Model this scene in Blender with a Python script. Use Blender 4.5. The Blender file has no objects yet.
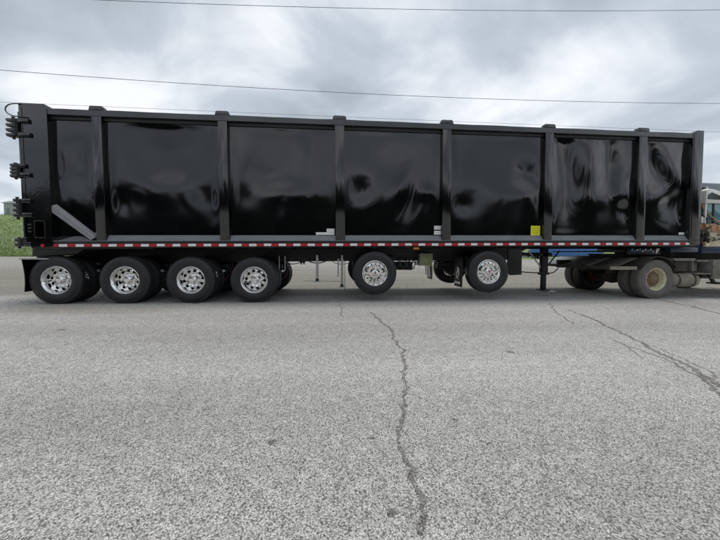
import bpy, bmesh, math, random
from mathutils import Vector, Matrix
R = math.radians
random.seed(7)
S = bpy.context.scene
COL = S.collection

# ------------------------------------------------------------------ camera
YAW, PIT, ROL, FPX = 0.0949, -0.0370, 0.0077, 283.56
CAM = Vector((5.9099, -6.5911, 1.1453))
_fw = Vector((math.sin(YAW)*math.cos(PIT), math.cos(YAW)*math.cos(PIT), math.sin(PIT)))
_rt = Vector((math.cos(YAW), -math.sin(YAW), 0)); _up = _rt.cross(_fw)
RT = math.cos(ROL)*_rt + math.sin(ROL)*_up
UP = -math.sin(ROL)*_rt + math.cos(ROL)*_up
cd = bpy.data.cameras.new('camera'); cam = bpy.data.objects.new('camera', cd); COL.objects.link(cam)
m3 = Matrix((RT, UP, -_fw)).transposed()
cam.matrix_world = Matrix.Translation(CAM) @ m3.to_4x4()
cd.sensor_width = 36; cd.lens = FPX/720*36; cd.shift_y = -6.39/720
cd.clip_end = 3000; cd.clip_start = 0.05
S.camera = cam

# ------------------------------------------------------------------ light
SUN_EL, SUN_AZ = R(80), R(60)          # high and veiled by cloud
w = bpy.data.worlds.new('World'); S.world = w; w.use_nodes = True
nt = w.node_tree; N = nt.nodes; L = nt.links; N.clear()
def nn(t, **k):
    n = N.new(t)
    for a, b in k.items(): setattr(n, a, b)
    return n
sky = nn('ShaderNodeTexSky', sky_type='NISHITA', sun_disc=False, sun_elevation=SUN_EL, sun_rotation=SUN_AZ)
tc = nn('ShaderNodeTexCoord'); sep = nn('ShaderNodeSeparateXYZ'); L.new(tc.outputs['Generated'], sep.inputs[0])
# cloud deck: project the view direction on a flat layer so clouds shrink towards the horizon
mx = nn('ShaderNodeMath', operation='MAXIMUM'); L.new(sep.outputs['Z'], mx.inputs[0]); mx.inputs[1].default_value = 0.0
ad = nn('ShaderNodeMath', operation='ADD'); L.new(mx.outputs[0], ad.inputs[0]); ad.inputs[1].default_value = 0.30
dx = nn('ShaderNodeMath', operation='DIVIDE'); L.new(sep.outputs['X'], dx.inputs[0]); L.new(ad.outputs[0], dx.inputs[1])
dy = nn('ShaderNodeMath', operation='DIVIDE'); L.new(sep.outputs['Y'], dy.inputs[0]); L.new(ad.outputs[0], dy.inputs[1])
cb = nn('ShaderNodeCombineXYZ'); L.new(dx.outputs[0], cb.inputs[0]); L.new(dy.outputs[0], cb.inputs[1])
mp = nn('ShaderNodeMapping'); L.new(cb.outputs[0], mp.inputs[0])
mp.inputs['Location'].default_value = (4.4, 2.3, 0); mp.inputs['Rotation'].default_value = (0, 0, R(-24)); mp.inputs['Scale'].default_value = (1.0, 1.15, 1)
n1 = nn('ShaderNodeTexNoise'); n1.inputs['Scale'].default_value = 1.7; n1.inputs['Detail'].default_value = 7; n1.inputs['Roughness'].default_value = 0.50; n1.inputs['Distortion'].default_value = 0.35
L.new(mp.outputs[0], n1.inputs['Vector'])
cr = nn('ShaderNodeValToRGB'); L.new(n1.outputs['Fac'], cr.inputs[0])
e = cr.color_ramp.elements
e[0].position = 0.37; e[0].color = (0.40, 0.445, 0.49, 1)
e[1].position = 0.65; e[1].color = (0.92, 0.935, 0.97, 1)
x = cr.color_ramp.elements.new(0.50); x.color = (0.545, 0.60, 0.66, 1)
sc = nn('ShaderNodeMixRGB', blend_type='MULTIPLY'); sc.inputs[0].default_value = 1; L.new(cr.outputs[0], sc.inputs[1]); sc.inputs[2].default_value = (5.9, 5.9, 5.9, 1)
mixs = nn('ShaderNodeMixRGB'); mixs.inputs[0].default_value = 0.93; L.new(sky.outputs[0], mixs.inputs[1]); L.new(sc.outputs[0], mixs.inputs[2])
bg = nn('ShaderNodeBackground'); bg.inputs['Strength'].default_value = 0.12; L.new(mixs.outputs[0], bg.inputs[0])
wo = nn('ShaderNodeOutputWorld'); L.new(bg.outputs[0], wo.inputs[0])

sl = bpy.data.lights.new('sun', 'SUN'); sl.energy = 1.4; sl.angle = R(18); sl.color = (1, 0.965, 0.92)
so = bpy.data.objects.new('sun', sl); COL.objects.link(so)
sd = Vector((math.sin(SUN_AZ)*math.cos(SUN_EL), math.cos(SUN_AZ)*math.cos(SUN_EL), math.sin(SUN_EL)))
so.rotation_euler = sd.to_track_quat('Z', 'Y').to_euler(); so.location = (5, -10, 30)

S.view_settings.view_transform = 'Standard'; S.view_settings.look = 'None'
S.view_settings.exposure = 0.64; S.view_settings.gamma = 1
S.view_settings.use_curve_mapping = False

# ------------------------------------------------------------------ materials
M = {}
def mat(name, c, rough=0.5, metal=0.0, ior=1.5, var=0.0, vscale=3.0, c2=None, bump=0.0, bscale=40.0, rvar=0.0, stretch=(1, 1, 1), alpha=None):
    m = bpy.data.materials.new(name); m.use_nodes = True
    t = m.node_tree; b = t.nodes['Principled BSDF']
    b.inputs['Base Color'].default_value = (*c, 1); b.inputs['Roughness'].default_value = rough
    b.inputs['Metallic'].default_value = metal; b.inputs['IOR'].default_value = ior
    if var or rvar or bump:
        co = t.nodes.new('ShaderNodeTexCoord'); mpn = t.nodes.new('ShaderNodeMapping')
        mpn.inputs['Scale'].default_value = stretch; t.links.new(co.outputs['Object'], mpn.inputs[0])
    if var or rvar:
        n = t.nodes.new('ShaderNodeTexNoise'); n.inputs['Scale'].default_value = vscale; n.inputs['Detail'].default_value = 6; n.inputs['Roughness'].default_value = 0.62
        t.links.new(mpn.outputs[0], n.inputs['Vector'])
        if var:
            rp = t.nodes.new('ShaderNodeValToRGB'); rp.color_ramp.elements[0].position = 0.5 - 0.5*var*0.5 - 0.05; rp.color_ramp.elements[1].position = 0.68
            rp.color_ramp.elements[0].color = (*c, 1); rp.color_ramp.elements[1].color = (*(c2 or tuple(v*1.5 for v in c)), 1)
            t.links.new(n.outputs['Fac'], rp.inputs[0]); t.links.new(rp.outputs[0], b.inputs['Base Color'])
        if rvar:
            mr = t.nodes.new('ShaderNodeMapRange'); mr.inputs['From Min'].default_value = 0.3; mr.inputs['From Max'].default_value = 0.7
            mr.inputs['To Min'].default_value = max(0.02, rough-rvar); mr.inputs['To Max'].default_value = min(1, rough+rvar)
            t.links.new(n.outputs['Fac'], mr.inputs['Value']); t.links.new(mr.outputs[0], b.inputs['Roughness'])
    if bump:
        n2 = t.nodes.new('ShaderNodeTexNoise'); n2.inputs['Scale'].default_value = bscale; n2.inputs['Detail'].default_value = 3
        t.links.new(mpn.outputs[0], n2.inputs['Vector'])
        bp = t.nodes.new('ShaderNodeBump'); bp.inputs['Strength'].default_value = bump; bp.inputs['Distance'].default_value = 0.01
        t.links.new(n2.outputs['Fac'], bp.inputs['Height']); t.links.new(bp.outputs[0], b.inputs['Normal'])
    M[name] = m
    return m

mat('gloss_black', (0.002, 0.0024, 0.0034), 0.10, ior=1.68, rvar=0.03, vscale=2.0)
mat('satin_black', (0.0025, 0.0028, 0.0036), 0.09, ior=1.75, var=0.5, vscale=1.3, c2=(0.0045, 0.005, 0.006), rvar=0.03, bump=0.05, bscale=25)
mat('satin_rail', (0.008, 0.0085, 0.010), 0.26, ior=1.8, var=0.5, vscale=1.3, c2=(0.013, 0.0135, 0.0155), rvar=0.08)
mat('chassis_black', (0.004, 0.004, 0.004), 0.45, ior=1.4, var=0.5, c2=(0.008, 0.0078, 0.0075), vscale=5)
mat('dusty_ledge', (0.13, 0.14, 0.155), 0.5, var=0.8, vscale=4, c2=(0.19, 0.20, 0.215), stretch=(1, 4, 4))
mat('brace_grey', (0.20, 0.21, 0.225), 0.5, var=0.5, vscale=6, c2=(0.25, 0.26, 0.27))  # lighter grey than the black body, on the brace alone
mat('tyre_rubber', (0.010, 0.0105, 0.012), 0.52, var=0.7, vscale=6, c2=(0.018, 0.0185, 0.020), bump=0.15, bscale=60)
mat('dusty_rubber', (0.10, 0.095, 0.088), 0.85, var=0.8, vscale=7, c2=(0.17, 0.16, 0.145), bump=0.2, bscale=60)
mat('polished_aluminium', (0.80, 0.80, 0.79), 0.12, metal=1, rvar=0.06, vscale=9)
mat('brushed_aluminium', (0.55, 0.55, 0.54), 0.38, metal=1, var=0.6, vscale=8, c2=(0.7, 0.7, 0.69))
mat('galvanised', (0.36, 0.36, 0.345), 0.5, metal=0.6, var=0.6, vscale=14, c2=(0.5, 0.5, 0.48))
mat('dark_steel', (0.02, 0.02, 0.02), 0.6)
mat('red_reflector', (0.40, 0.012, 0.022), 0.35, var=0.5, vscale=30, c2=(0.50, 0.02, 0.03))
mat('white_reflector', (0.78, 0.79, 0.77), 0.35, var=0.4, vscale=30, c2=(0.86, 0.86, 0.85))
mat('amber_lens', (0.55, 0.20, 0.03), 0.25)
mat('red_lens', (0.45, 0.01, 0.015), 0.2)
mat('yellow_print', (0.78, 0.76, 0.02), 0.45)
mat('white_print', (0.82, 0.82, 0.80), 0.45)
mat('dark_print', (0.05, 0.05, 0.045), 0.6)
mat('olive_print', (0.36, 0.34, 0.02), 0.6)
mat('grey_print', (0.35, 0.33, 0.32), 0.6)
mat('red_print', (0.45, 0.03, 0.04), 0.5)
mat('blue_print', (0.06, 0.28, 0.55), 0.45)
mat('door_green', (0.13, 0.16, 0.05), 0.45, var=0.9, vscale=9, c2=(0.26, 0.28, 0.13))  # mottled green of the grass put into the box door's colour
mat('dusty_grey', (0.085, 0.08, 0.068), 0.8, var=0.9, vscale=5, c2=(0.24, 0.225, 0.19), bump=0.15, bscale=30)
mat('dusty_dark', (0.022, 0.020, 0.017), 0.85, var=0.9, vscale=5, c2=(0.065, 0.058, 0.047), bump=0.1)
mat('fender_plate', (0.36, 0.36, 0.35), 0.42, metal=0.35, var=0.9, vscale=3, c2=(0.5, 0.5, 0.48), bump=0.1, bscale=12)
mat('cream_rim', (0.50, 0.44, 0.27), 0.65, var=0.8, vscale=12, c2=(0.66, 0.62, 0.46))
mat('rust_hub', (0.13, 0.085, 0.05), 0.85, var=0.9, vscale=14, c2=(0.26, 0.19, 0.12), bump=0.3, bscale=70)
mat('rust_tank', (0.14, 0.115, 0.085), 0.8, var=0.9, vscale=6, c2=(0.31, 0.28, 0.22), bump=0.2, bscale=30)
mat('red_drum', (0.16, 0.03, 0.03), 0.75, var=0.8, vscale=10, c2=(0.09, 0.03, 0.03))
mat('navy_paint', (0.012, 0.022, 0.055), 0.3, var=0.6, vscale=4, c2=(0.03, 0.045, 0.085))
mat('cab_white', (0.70, 0.69, 0.64), 0.35, var=0.7, vscale=5, c2=(0.78, 0.77, 0.73), bump=0.04)
mat('cab_cream', (0.60, 0.50, 0.34), 0.5, var=0.8, vscale=6, c2=(0.66, 0.60, 0.46))
mat('teal_glass', (0.10, 0.24, 0.25), 0.06, ior=1.9)
mat('smoke_glass', (0.035, 0.05, 0.05), 0.08)
mat('roof_grey', (0.20, 0.22, 0.25), 0.5)
mat('rubber_hose', (0.03, 0.03, 0.032), 0.5)
mat('orange_rust', (0.42, 0.20, 0.09), 0.75, var=0.8, vscale=20, c2=(0.50, 0.33, 0.2))
mat('blue_paint', (0.045, 0.15, 0.40), 0.4, var=0.6, vscale=2, c2=(0.05, 0.17, 0.45))
mat('car_white', (0.72, 0.73, 0.74), 0.25)
mat('wire', (0.03, 0.03, 0.032), 0.6)
mat('wood_pole', (0.11, 0.085, 0.06), 0.85, var=0.8, vscale=5, c2=(0.17, 0.14, 0.10))
mat('bark', (0.06, 0.048, 0.036), 0.9)
mat('leaf_dark', (0.028, 0.045, 0.016), 0.7, var=0.8, vscale=0.5, c2=(0.05, 0.075, 0.025))
mat('field_grass', (0.10, 0.155, 0.045), 0.9, var=0.9, vscale=0.35, c2=(0.17, 0.215, 0.085), bump=0.6, bscale=1.2)
mat('grass_blade', (0.13, 0.21, 0.045), 0.7, var=0.9, vscale=0.6, c2=(0.22, 0.28, 0.10))
mat('shed_wall', (0.34, 0.38, 0.37), 0.7)
mat('shed_roof', (0.20, 0.22, 0.23), 0.6)
mat('far_leaf', (0.075, 0.10, 0.06), 0.85, var=0.8, vscale=1, c2=(0.12, 0.14, 0.09))

def ground_material(crack=False):
    m = bpy.data.materials.new('pavement_crack' if crack else 'chip_seal'); m.use_nodes = True
    t = m.node_tree; b = t.nodes['Principled BSDF']; b.inputs['Roughness'].default_value = 0.85
    n = t.nodes; l = t.links
    co = n.new('ShaderNodeTexCoord')
    v = n.new('ShaderNodeTexVoronoi'); v.inputs['Scale'].default_value = 165; l.new(co.outputs['Object'], v.inputs['Vector'])
    sp = n.new('ShaderNodeSeparateColor'); l.new(v.outputs['Color'], sp.inputs[0])
    r = n.new('ShaderNodeValToRGB'); l.new(sp.outputs[0], r.inputs[0])
    el = r.color_ramp.elements
    el[0].position = 0.0; el[0].color = (0.085, 0.082, 0.077, 1)
    el[1].position = 1.0; el[1].color = (0.74, 0.725, 0.70, 1)
    for p, c in ((0.16, (0.20, 0.193, 0.182)), (0.34, (0.39, 0.378, 0.36)), (0.58, (0.49, 0.478, 0.457)), (0.84, (0.62, 0.606, 0.58))):
        q = el.new(p); q.color = (*c, 1)
    # darker binder between stones
    de = n.new('ShaderNodeMapRange'); de.inputs['From Min'].default_value = 0.25; de.inputs['From Max'].default_value = 0.75; de.inputs['To Min'].default_value = 1.06; de.inputs['To Max'].default_value = 0.55
    l.new(v.outputs['Distance'], de.inputs['Value'])
    mul = n.new('ShaderNodeMixRGB'); mul.blend_type = 'MULTIPLY'; mul.inputs[0].default_value = 1
    l.new(r.outputs[0], mul.inputs[1]); l.new(de.outputs[0], mul.inputs[2])
    # patches where chips are worn away
    pn = n.new('ShaderNodeTexNoise'); pn.inputs['Scale'].default_value = 9; pn.inputs['Detail'].default_value = 6; pn.inputs['Roughness'].default_value = 0.7
    l.new(co.outputs['Object'], pn.inputs['Vector'])
    pr = n.new('ShaderNodeMapRange'); pr.inputs['From Min'].default_value = 0.3; pr.inputs['From Max'].default_value = 0.7; pr.inputs['To Min'].default_value = 0.82; pr.inputs['To Max'].default_value = 1.14
    l.new(pn.outputs['Fac'], pr.inputs['Value'])
    mul2 = n.new('ShaderNodeMixRGB'); mul2.blend_type = 'MULTIPLY'; mul2.inputs[0].default_value = 1
    l.new(mul.outputs[0], mul2.inputs[1]); l.new(pr.outputs[0], mul2.inputs[2])
    # long traffic-worn streaks along the road
    mpn = n.new('ShaderNodeMapping'); mpn.inputs['Scale'].default_value = (0.12, 0.7, 1); mpn.inputs['Rotation'].default_value = (0, 0, R(4)); l.new(co.outputs['Object'], mpn.inputs[0])
    sn = n.new('ShaderNodeTexNoise'); sn.inputs['Scale'].default_value = 1.0; sn.inputs['Detail'].default_value = 5; l.new(mpn.outputs[0], sn.inputs['Vector'])
    sr = n.new('ShaderNodeMapRange'); sr.inputs['From Min'].default_value = 0.3; sr.inputs['From Max'].default_value = 0.7; sr.inputs['To Min'].default_value = 0.78; sr.inputs['To Max'].default_value = 1.17
    l.new(sn.outputs['Fac'], sr.inputs['Value'])
    mul3 = n.new('ShaderNodeMixRGB'); mul3.blend_type = 'MULTIPLY'; mul3.inputs[0].default_value = 1
    l.new(mul2.outputs[0], mul3.inputs[1]); l.new(sr.outputs[0], mul3.inputs[2])
    last = mul3
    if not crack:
        # tan gravel under and behind the trailer, darkened also to deepen the trailer's shadow
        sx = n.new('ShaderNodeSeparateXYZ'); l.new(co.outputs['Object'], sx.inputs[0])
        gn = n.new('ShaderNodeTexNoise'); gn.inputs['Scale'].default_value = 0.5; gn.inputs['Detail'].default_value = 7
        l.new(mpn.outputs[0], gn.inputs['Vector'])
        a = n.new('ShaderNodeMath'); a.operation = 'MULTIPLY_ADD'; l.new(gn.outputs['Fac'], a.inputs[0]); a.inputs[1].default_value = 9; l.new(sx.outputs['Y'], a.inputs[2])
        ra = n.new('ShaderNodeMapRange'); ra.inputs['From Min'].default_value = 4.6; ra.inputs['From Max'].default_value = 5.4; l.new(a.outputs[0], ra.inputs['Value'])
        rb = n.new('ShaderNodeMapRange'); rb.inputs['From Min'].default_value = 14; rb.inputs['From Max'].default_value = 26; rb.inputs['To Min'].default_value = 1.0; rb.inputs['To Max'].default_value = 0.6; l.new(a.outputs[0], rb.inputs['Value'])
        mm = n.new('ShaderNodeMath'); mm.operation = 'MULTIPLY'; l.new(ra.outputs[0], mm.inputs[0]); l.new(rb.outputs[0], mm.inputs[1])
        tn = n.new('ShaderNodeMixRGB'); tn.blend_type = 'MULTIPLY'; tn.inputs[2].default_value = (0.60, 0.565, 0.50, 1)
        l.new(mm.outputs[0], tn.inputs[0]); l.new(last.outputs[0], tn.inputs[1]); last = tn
    else:
        dk = n.new('ShaderNodeMixRGB'); dk.blend_type = 'MULTIPLY'; dk.inputs[0].default_value = 1; dk.inputs[2].default_value = (0.54, 0.53, 0.515, 1)
        l.new(last.outputs[0], dk.inputs[1]); last = dk
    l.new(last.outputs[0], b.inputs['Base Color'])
    if crack:   # loose stones show through along the crack
        v2 = n.new('ShaderNodeTexNoise'); v2.inputs['Scale'].default_value = 42; v2.inputs['Detail'].default_value = 4; v2.inputs['Roughness'].default_value = 0.8; l.new(co.outputs['Object'], v2.inputs['Vector'])
        ge = n.new('ShaderNodeMath'); ge.operation = 'GREATER_THAN'; ge.inputs[1].default_value = 0.47; l.new(v2.outputs['Fac'], ge.inputs[0]); l.new(ge.outputs[0], b.inputs['Alpha'])
    bp = n.new('ShaderNodeBump'); bp.inputs['Strength'].default_value = 0.5; bp.inputs['Distance'].default_value = 0.006; bp.invert = True
    l.new(v.outputs['Distance'], bp.inputs['Height']); l.new(bp.outputs[0], b.inputs['Normal'])
    return m
M['chip_seal'] = ground_material(); M['crack'] = ground_material(True)

# ------------------------------------------------------------------ mesh helpers
class MB:
    def __init__(s): s.v = []; s.f = []
    def add(s, vs, fs):
        o = len(s.v); s.v += [tuple(p) for p in vs]; s.f += [tuple(i+o for i in f) for f in fs]; return s
    def box(s, x0, x1, y0, y1, z0, z1):
        return s.add([(x0,y0,z0),(x1,y0,z0),(x1,y1,z0),(x0,y1,z0),(x0,y0,z1),(x1,y0,z1),(x1,y1,z1),(x0,y1,z1)],
                     [(0,3,2,1),(4,5,6,7),(0,1,5,4),(1,2,6,5),(2,3,7,6),(3,0,4,7)])
    def prism_xz(s, pts, y0, y1):          # outline in x,z extruded along y
        n = len(pts)
        return s.add([(a,y0,b) for a,b in pts]+[(a,y1,b) for a,b in pts],
                     [tuple(range(n)), tuple(range(2*n-1, n-1, -1))]+[(i, i+n, (i+1)%n+n, (i+1)%n) for i in range(n)])
    def prism_yz(s, pts, x0, x1):
        n = len(pts)
        return s.add([(x0,a,b) for a,b in pts]+[(x1,a,b) for a,b in pts],
                     [tuple(range(n)), tuple(range(2*n-1, n-1, -1))]+[(i, i+n, (i+1)%n+n, (i+1)%n) for i in range(n)])
    def cyl(s, p, q, r, r2=None, n=16, caps=True):
        p = Vector(p); q = Vector(q); r2 = r if r2 is None else r2
        d = (q-p).normalized(); a = d.orthogonal().normalized(); b = d.cross(a)
        vs = []
        for c, rr in ((p, r), (q, r2)):
            for i in range(n):
                t = 2*math.pi*i/n; vs.append(c + rr*(math.cos(t)*a+math.sin(t)*b))
        fs = [(i, (i+1)%n, (i+1)%n+n, i+n) for i in range(n)]
        if caps: fs += [tuple(range(n-1,-1,-1)), tuple(range(n, 2*n))]
        return s.add(vs, fs)
    def tube(s, pts, r, n=8):
        pts = [Vector(p) for p in pts]; vs = []; k = len(pts); prev = None
        for i, p in enumerate(pts):
            d = (pts[min(i+1,k-1)]-pts[max(i-1,0)]).normalized()
            a = d.orthogonal().normalized() if prev is None else (prev - d*prev.dot(d)).normalized()
            prev = a; b = d.cross(a)
            for j in range(n):
                t = 2*math.pi*j/n; vs.append(p + r*(math.cos(t)*a+math.sin(t)*b))
        fs = [(i*n+j, i*n+(j+1)%n, (i+1)*n+(j+1)%n, (i+1)*n+j) for i in range(k-1) for j in range(n)]
        fs += [tuple(range(n-1,-1,-1)), tuple(range((k-1)*n, k*n))]
        return s.add(vs, fs)
    def lathe(s, prof, n=48, c=(0,0,0)):   # profile (r, y) about the y axis
        vs = []; k = len(prof)
        for r, y in prof:
            for j in range(n):
                t = 2*math.pi*j/n; vs.append((c[0]+r*math.cos(t), c[1]+y, c[2]+r*math.sin(t)))
        fs = [(i*n+j, (i+1)*n+j, (i+1)*n+(j+1)%n, i*n+(j+1)%n) for i in range(k-1) for j in range(n)]
        if prof[0][0] > 1e-6 and False: fs.append(tuple(range(n)))
        return s.add(vs, fs)
    def mesh(s, name, bevel=0.0, smooth=35):
        me = bpy.data.meshes.new(name); me.from_pydata(s.v, [], s.f)
        bm = bmesh.new(); bm.from_mesh(me)
        bmesh.ops.remove_doubles(bm, verts=bm.verts, dist=1e-6)
        bmesh.ops.recalc_face_normals(bm, faces=bm.faces)
        if bevel:
            ed = [e for e in bm.edges if len(e.link_faces) == 2 and e.calc_face_angle(0) > 0.6]
            bmesh.ops.bevel(bm, geom=ed, offset=bevel, segments=2, profile=0.5, affect='EDGES', clamp_overlap=True)
        bm.to_mesh(me); bm.free()
        if smooth:
            me.polygons.foreach_set('use_smooth', [True]*len(me.polygons)); me.set_sharp_from_angle(angle=R(smooth))
        return me
    def obj(s, name, m, parent=None, bevel=0.0, smooth=35):
        return link(name, s.mesh(name, bevel, smooth), m, parent)
def link(name, me, m, parent=None):
    if m is not None and not me.materials: me.materials.append(M[m] if isinstance(m, str) else m)
    o = bpy.data.objects.new(name, me); COL.objects.link(o)
    if parent: o.parent = parent
    return o
def tag(o, label=None, cat=None, group=None, kind=None):
    if label: o['label'] = label
    if cat: o['category'] = cat
    if group: o['group'] = group
    if kind: o['kind'] = kind
    return o
def empty(name, loc=(0,0,0)):
    o = bpy.data.objects.new(name, None); COL.objects.link(o); o.location = loc; o.empty_display_size = 0.3; return o
def copy_tree(o, parent=None):
    c = o.copy(); COL.objects.link(c); c.parent = parent
    for ch in list(o.children): copy_tree(ch, c)
    return c
def ray(px, py):
    return (_fw + (px-360)/FPX*RT - (py-263.61)/FPX*UP)
def at_y(px, py, Y):
    d = ray(px, py); return CAM + d*((Y-CAM.y)/d.y)
def on_ground(px, py):
    d = ray(px, py); return CAM + d*(-CAM.z/d.z)

# ================================================================== SETTING
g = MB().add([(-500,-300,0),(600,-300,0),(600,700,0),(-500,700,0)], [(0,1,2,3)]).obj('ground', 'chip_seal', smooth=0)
tag(g, 'light grey chip seal pavement with dark speckled stones', kind='structure')

def crack(px, w0, w1, seed, jit=0.02):
    rnd = random.Random(seed); pts = [on_ground(*p) for p in px]
    fine = []
    for a, b in zip(pts, pts[1:]):
        k = max(3, int((b-a).length/0.035))
        for i in range(k): fine.append(a.lerp(b, i/k))
    fine.append(pts[-1]); mb = MB(); vs = []; off = 0; n = len(fine)
    for i, p in enumerate(fine):
        d = (fine[min(i+1,n-1)]-fine[max(i-1,0)]).normalized(); s = Vector((-d.y, d.x, 0))
        off = off*0.86 + rnd.uniform(-jit, jit)
        w_ = 1.55*(w0+(w1-w0)*i/n); wl = w_*rnd.uniform(0.15, 1.0); wr = w_*rnd.uniform(0.15, 1.0)
        if i in (0, n-1): wl = wr = 0.001
        vs += [p+s*(off+wl)+Vector((0,0,0.003)), p+s*(off-wr)+Vector((0,0,0.003))]
    mb.add(vs, [(2*i, 2*i+1, 2*i+3, 2*i+2) for i in range(n-1)])
    return mb.obj('crack', 'crack', g, smooth=0)
crack([(371,312),(392,331),(402,350),(404,372),(400,405),(399,432),(404,458),(413,488),(421,540)], 0.022, 0.014, 1)
crack([(568,310),(600,322),(632,338),(655,349),(688,367),(722,389)], 0.022, 0.030, 2)
crack([(612,339),(640,350),(658,357),(700,378),(724,398)], 0.010, 0.022, 3)
crack([(630,347),(637,358)], 0.010, 0.008, 4)
crack([(549,303),(557,313),(573,324)], 0.016, 0.012, 5)
crack([(655,299),(690,306),(722,314.5)], 0.030, 0.035, 6)
crack([(340,303),(343,318)], 0.016, 0.01, 8)
crack([(650,345),(700,367),(716,380)], 0.006, 0.012, 9)

def stain(px, py, rad, seed):
    rnd = random.Random(seed); c = on_ground(px, py); n = 26
    vs = [(c.x, c.y, .0035)]+[(c.x+rad*rnd.uniform(.5,1.2)*math.cos(2*math.pi*i/n), c.y+.8*rad*rnd.uniform(.5,1.2)*math.sin(2*math.pi*i/n), .0035) for i in range(n)]
    MB().add(vs, [(0, 1+i, 1+(i+1)%n) for i in range(n)]).obj('stain', 'crack', g, smooth=0)
for q in ((271,442,.035,1),(391,512,.028,2),(196,303.5,.10,3),(372,438,.02,4),(62,330,.06,5),(510,352,.05,6),(455,420,.025,7)): stain(*q)

# loose stones on the shoulder and in the yard
mb = MB(); rnd = random.Random(41)
for i in range(11000):
    Y = .25+rnd.random()**1.6*16; X = rnd.uniform(-12-Y, 24+Y); a = rnd.uniform(.008,.024)*(1+.6*(rnd.random() < .06)); t = rnd.uniform(0, 6.28)
    p = [(X+a*rnd.uniform(.7,1.2)*math.cos(t+k*1.57), Y+a*rnd.uniform(.7,1.2)*math.sin(t+k*1.57), -.003) for k in range(4)]
    mb.add(p+[(X+rnd.uniform(-.3,.3)*a, Y+rnd.uniform(-.3,.3)*a, a*rnd.uniform(.6,1.0))], [(0,1,4),(1,2,4),(2,3,4),(3,0,4)])
mat('stone', (0.20, 0.185, 0.16), 0.85, var=0.9, vscale=6, c2=(0.38, 0.36, 0.32))
tag(mb.obj('gravel', 'stone', smooth=0), 'loose tan gravel scattered over the yard behind the trailer', 'gravel', kind='stuff')

# grass bank and field beyond the yard
mb = MB(); nx, ny = 60, 24; rnd = random.Random(3); vs = []
for j in range(ny+1):
    for i in range(nx+1):
        X = -170+i*6.5; Y = 52+(j/ny)**1.4*190
        d = Y-52
        z = -0.05 + 0.27*d*(1-math.exp(-d/8)) if d > 0 else -0.05
        z = min(z, 13+0.01*d) * (1.0 if X < 0 else max(0.25, 1-(X)/60)) + rnd.uniform(-0.12, 0.12)*min(1, d/6)
        vs.append((X, Y, z))
mb.add(vs, [(j*(nx+1)+i, j*(nx+1)+i+1, (j+1)*(nx+1)+i+1, (j+1)*(nx+1)+i) for j in range(ny) for i in range(nx)])
bank = mb.obj('hillside', 'field_grass', smooth=60)
tag(bank, 'green grassy slope rising beyond the yard', kind='structure')
def bank_z(Y, X=-70):
    d = max(0, Y-52); return min(0.27*d*(1-math.exp(-d/8)), 13+0.01*d)
mb = MB(); rnd = random.Random(11)
for i in range(24000):
    Y = 52+rnd.random()**1.8*60; t = rnd.uniform(-1.45, -0.9)
    X = CAM.x + t*(Y-CAM.y); z = bank_z(Y, X); h = rnd.uniform(0.12, 0.45)*(1+1.2*(rnd.random() < .08)); a = rnd.uniform(0, 6.28); s_ = rnd.uniform(0.03, 0.08)
    dx_, dy_ = s_*math.cos(a), s_*math.sin(a); lx, ly = rnd.uniform(-.2,.2), rnd.uniform(-.2,.2)
    mb.add([(X-dx_,Y-dy_,z-.1),(X+dx_,Y+dy_,z-.1),(X+lx,Y+ly,z+h)], [(0,1,2)])
gr = mb.obj('grass', 'grass_blade', smooth=0)
tag(gr, 'rough green grass covering the slope beyond the yard', 'grass', kind='stuff')

# low far-off wood at the head of the field
def leaf_cloud(mb, c, r, n, size, rnd):
    for _ in range(n):
        while True:
            p = Vector((rnd.uniform(-1,1), rnd.uniform(-1,1), rnd.uniform(-1,1)))
            if 0.35 < p.length < 1: break
        p = Vector((c[0]+p.x*r[0], c[1]+p.y*r[1], c[2]+p.z*r[2]))
        a = Vector((rnd.gauss(0,1), rnd.gauss(0,1), rnd.gauss(0,1))).normalized()*size*rnd.uniform(.6, 1.3)
        b = a.orthogonal().normalized()*size*rnd.uniform(.4, .9)
        mb.add([p-a, p-b*.8, p+a, p+b*.8], [(0,1,2,3)])
mb = MB(); rnd = random.Random(21)
for i in range(40):
    X = -260+i*8+rnd.uniform(-3,3); Y = 205+rnd.uniform(-8,8); h = rnd.uniform(2, 4.5)
    leaf_cloud(mb, (X, Y, bank_z(Y)+h*.5), (5.5, 4, h), 130, 0.9, rnd)
tag(mb.obj('distant_wood', 'far_leaf', smooth=0), 'low hazy line of far trees at the top of the field', 'wood', kind='stuff')

# the wood behind the camera that the glossy panels mirror
mb = MB(); tk = MB(); rnd = random.Random(5)
X = -95
while X < 110:
    Y = -50+rnd.uniform(-6, 6); h = rnd.uniform(9.5, 14.5); rr = rnd.uniform(2.8, 4.4)
    tk.cyl((X,Y,-.2), (X+rnd.uniform(-.4,.4),Y,h*.7), .24, .08, 8)
    for k in range(5):
        zz = h*(0.22+0.17*k); q = rr*(1.05-0.18*k)
        leaf_cloud(mb, (X+rnd.uniform(-1,1), Y+rnd.uniform(-1,1), zz), (q, q, h*.18), 380, 0.55, rnd)
    X += rnd.uniform(1.8, 3.8)
mb.v = mb.v; wood = mb.obj('wood', 'leaf_dark', smooth=0)
tag(wood, 'dark green wood across the road mirrored in the black panels', 'wood', kind='stuff')
tag(tk.obj('tree_trunks', 'bark', wood), kind='stuff')

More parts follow.
